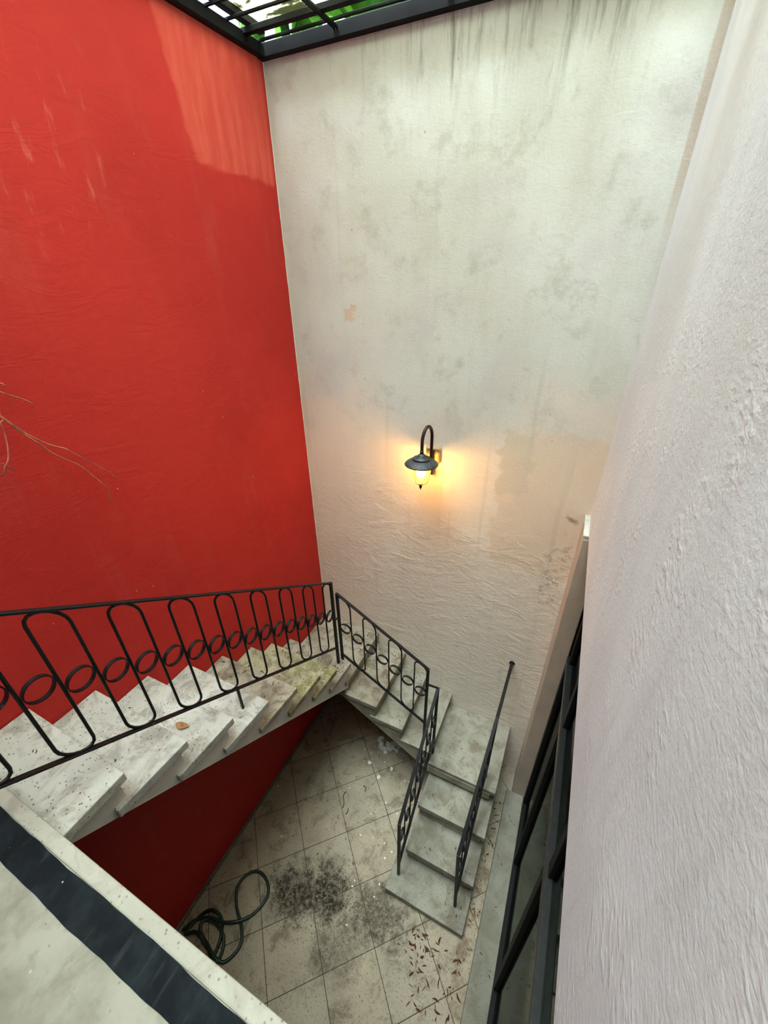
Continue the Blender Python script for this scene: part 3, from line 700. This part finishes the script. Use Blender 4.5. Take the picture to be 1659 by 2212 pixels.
for z, y0, y1, n, nm in ((2.0205, 1.13, 1.32, 7, 'fifth'), (1.8405, 1.38, 1.59, 11, 'sixth'), (1.6655, 1.64, 1.8, 13, 'seventh'), (1.4905, 1.86, 2.03, 16, 'eighth')):
    for k in range(n):
        x = random.uniform(-1.97, -1.38)
        drop(LB+LR, x, random.uniform(y0, y1), z, 'dry leaf scrap on the '+nm+' step down from the landing', 'leaves on the '+nm+' step', sc=.8)
for k in range(16):
    drop(LB+LR, random.uniform(-1.97, -1.4), random.uniform(2.1, 2.62), 1.2905, 'dry leaf on the corner slab between red and cream wall', 'leaves on the corner slab', sc=.8)
for k in range(10):
    x = random.uniform(-1.33, -.83); z = 1.1405 if x < -1.06 else .9755
    if abs(x+1.06) < .05: x -= .08; z = 1.1405
    drop(LB, x, random.uniform(2.02, 2.6), z, 'dry leaf on the steps of the middle flight', 'leaves on the middle flight', sc=.7)
for k in range(9):
    i = random.choice([0, 1, 2, 3]); y, z = upper[i][0], upper[i][1]
    drop(LB, random.uniform(-1.95, -1.4), y-random.uniform(.06, .2), z+.0005, 'small brown leaf bit on the pale upper steps', 'leaf bits on the upper steps', sc=.5)
o = link('dry_leaf', leafmesh(91, .085, .040, 'leaf_tan'), None); o.location = (-1.548, .707, 2.379); o.rotation_euler = (0, 0, .2)
tag(o, 'largest tan dry leaf lying on the pale upper steps', 'leaf')
o = link('dry_leaf', leafmesh(92, .05, .018, 'leaf_tan'), None); o.location = (-1.455, .855, 2.2005); o.rotation_euler = (0, 0, 1.2)
tag(o, 'small orange dry leaf near the free edge of an upper step', 'leaf')
for k in range(24):
    drop(LB, random.uniform(-1.7, -.75), random.uniform(.75, 2.1), .001, 'small dark leaf scrap strewn over the open floor tiles', 'leaf scraps on the open tiles', sc=.65)
TW = [([(-1.29, 1.72), (-1.30, 1.68), (-1.26, 1.62), (-1.25, 1.58)], 'thin curved twig on the tiles beside the railing'), ([(-1.16, 1.84), (-1.13, 1.83), (-1.12, 1.80)], 'short bent twig on the tiles under the middle flight'),
      ([(-1.20, 1.60), (-1.19, 1.57), (-1.20, 1.545)], 'stubby dark twig on the tiles in the middle of the floor'), ([(-1.36, .94), (-1.34, .86), (-1.345, .80)], 'pale stick lying in the soil patch beside the hose')]
for k, (pl, lab) in enumerate(TW):
    tag(tube('twig', sm([(a, b, .005) for a, b in pl], 4), .0035 if k < 3 else .006, 'twig' if k < 3 else 'stick', None, 6), lab, 'twig')
# loose soil crumbs on the stained tiles: too fine to count
bm = bmesh.new(); rs = random.Random(11)
for k in range(1500):
    c = rs.choice([(-1.03, 1.02, .09, .11), (-1.03, 1.02, .07, .08), (-1.28, .9, .15, .1), (-.63, 1.03, .14, .09), (-1.0, .85, .2, .14)])
    x, y = rs.gauss(c[0], c[2]), rs.gauss(c[1], c[3])
    if x > -.65 and y > 1.15: continue
    r = rs.uniform(.0015, .0055)
    V = [bm.verts.new((x+r*math.cos(a), y+r*math.sin(a)*.8, 0)) for a in (0, 2.1, 4.2)] + [bm.verts.new((x, y, r*.9))]
    for f in ((0, 1, 3), (1, 2, 3), (2, 0, 3)): bm.faces.new([V[i] for i in f])
so = from_bm('soil_crumbs', bm, 'soil'); so['kind'] = 'stuff'; so['label'] = 'dark soil crumbs strewn over the stained floor tiles'; so['category'] = 'soil'

# fine dark litter on the corner steps: too fine to count
bm = bmesh.new()
for k in range(900):
    zone = rs.choice([(-1.98, -1.36, 1.40, 1.60, 1.84), (-1.98, -1.36, 1.64, 1.82, 1.665), (-1.98, -1.36, 1.86, 2.05, 1.49), (-1.6, -1.36, 1.86, 2.05, 1.49), (-1.98, -1.37, 2.09, 2.62, 1.29), (-1.55, -1.37, 2.0, 2.3, 1.29), (-1.33, -1.07, 2.4, 2.64, 1.14), (-1.04, -.82, 2.45, 2.64, .975)])
    x, y = rs.uniform(zone[0], zone[1]), rs.uniform(zone[2], zone[3])
    if rs.random() < .45: x = zone[1]-abs(rs.gauss(0, .06))
    r = rs.uniform(.002, .008); a0 = rs.uniform(0, 6)
    V = [bm.verts.new((x+r*math.cos(a0+a), y+r*math.sin(a0+a)*.5, zone[4])) for a in (0, 2.1, 4.2)] + [bm.verts.new((x, y, zone[4]+r*.5))]
    for f in ((0, 1, 3), (1, 2, 3), (2, 0, 3)): bm.faces.new([V[i] for i in f])
so = from_bm('step_litter', bm, 'twig'); so['kind'] = 'stuff'; so['label'] = 'fine dark litter on the steps around the stair corner'; so['category'] = 'litter'
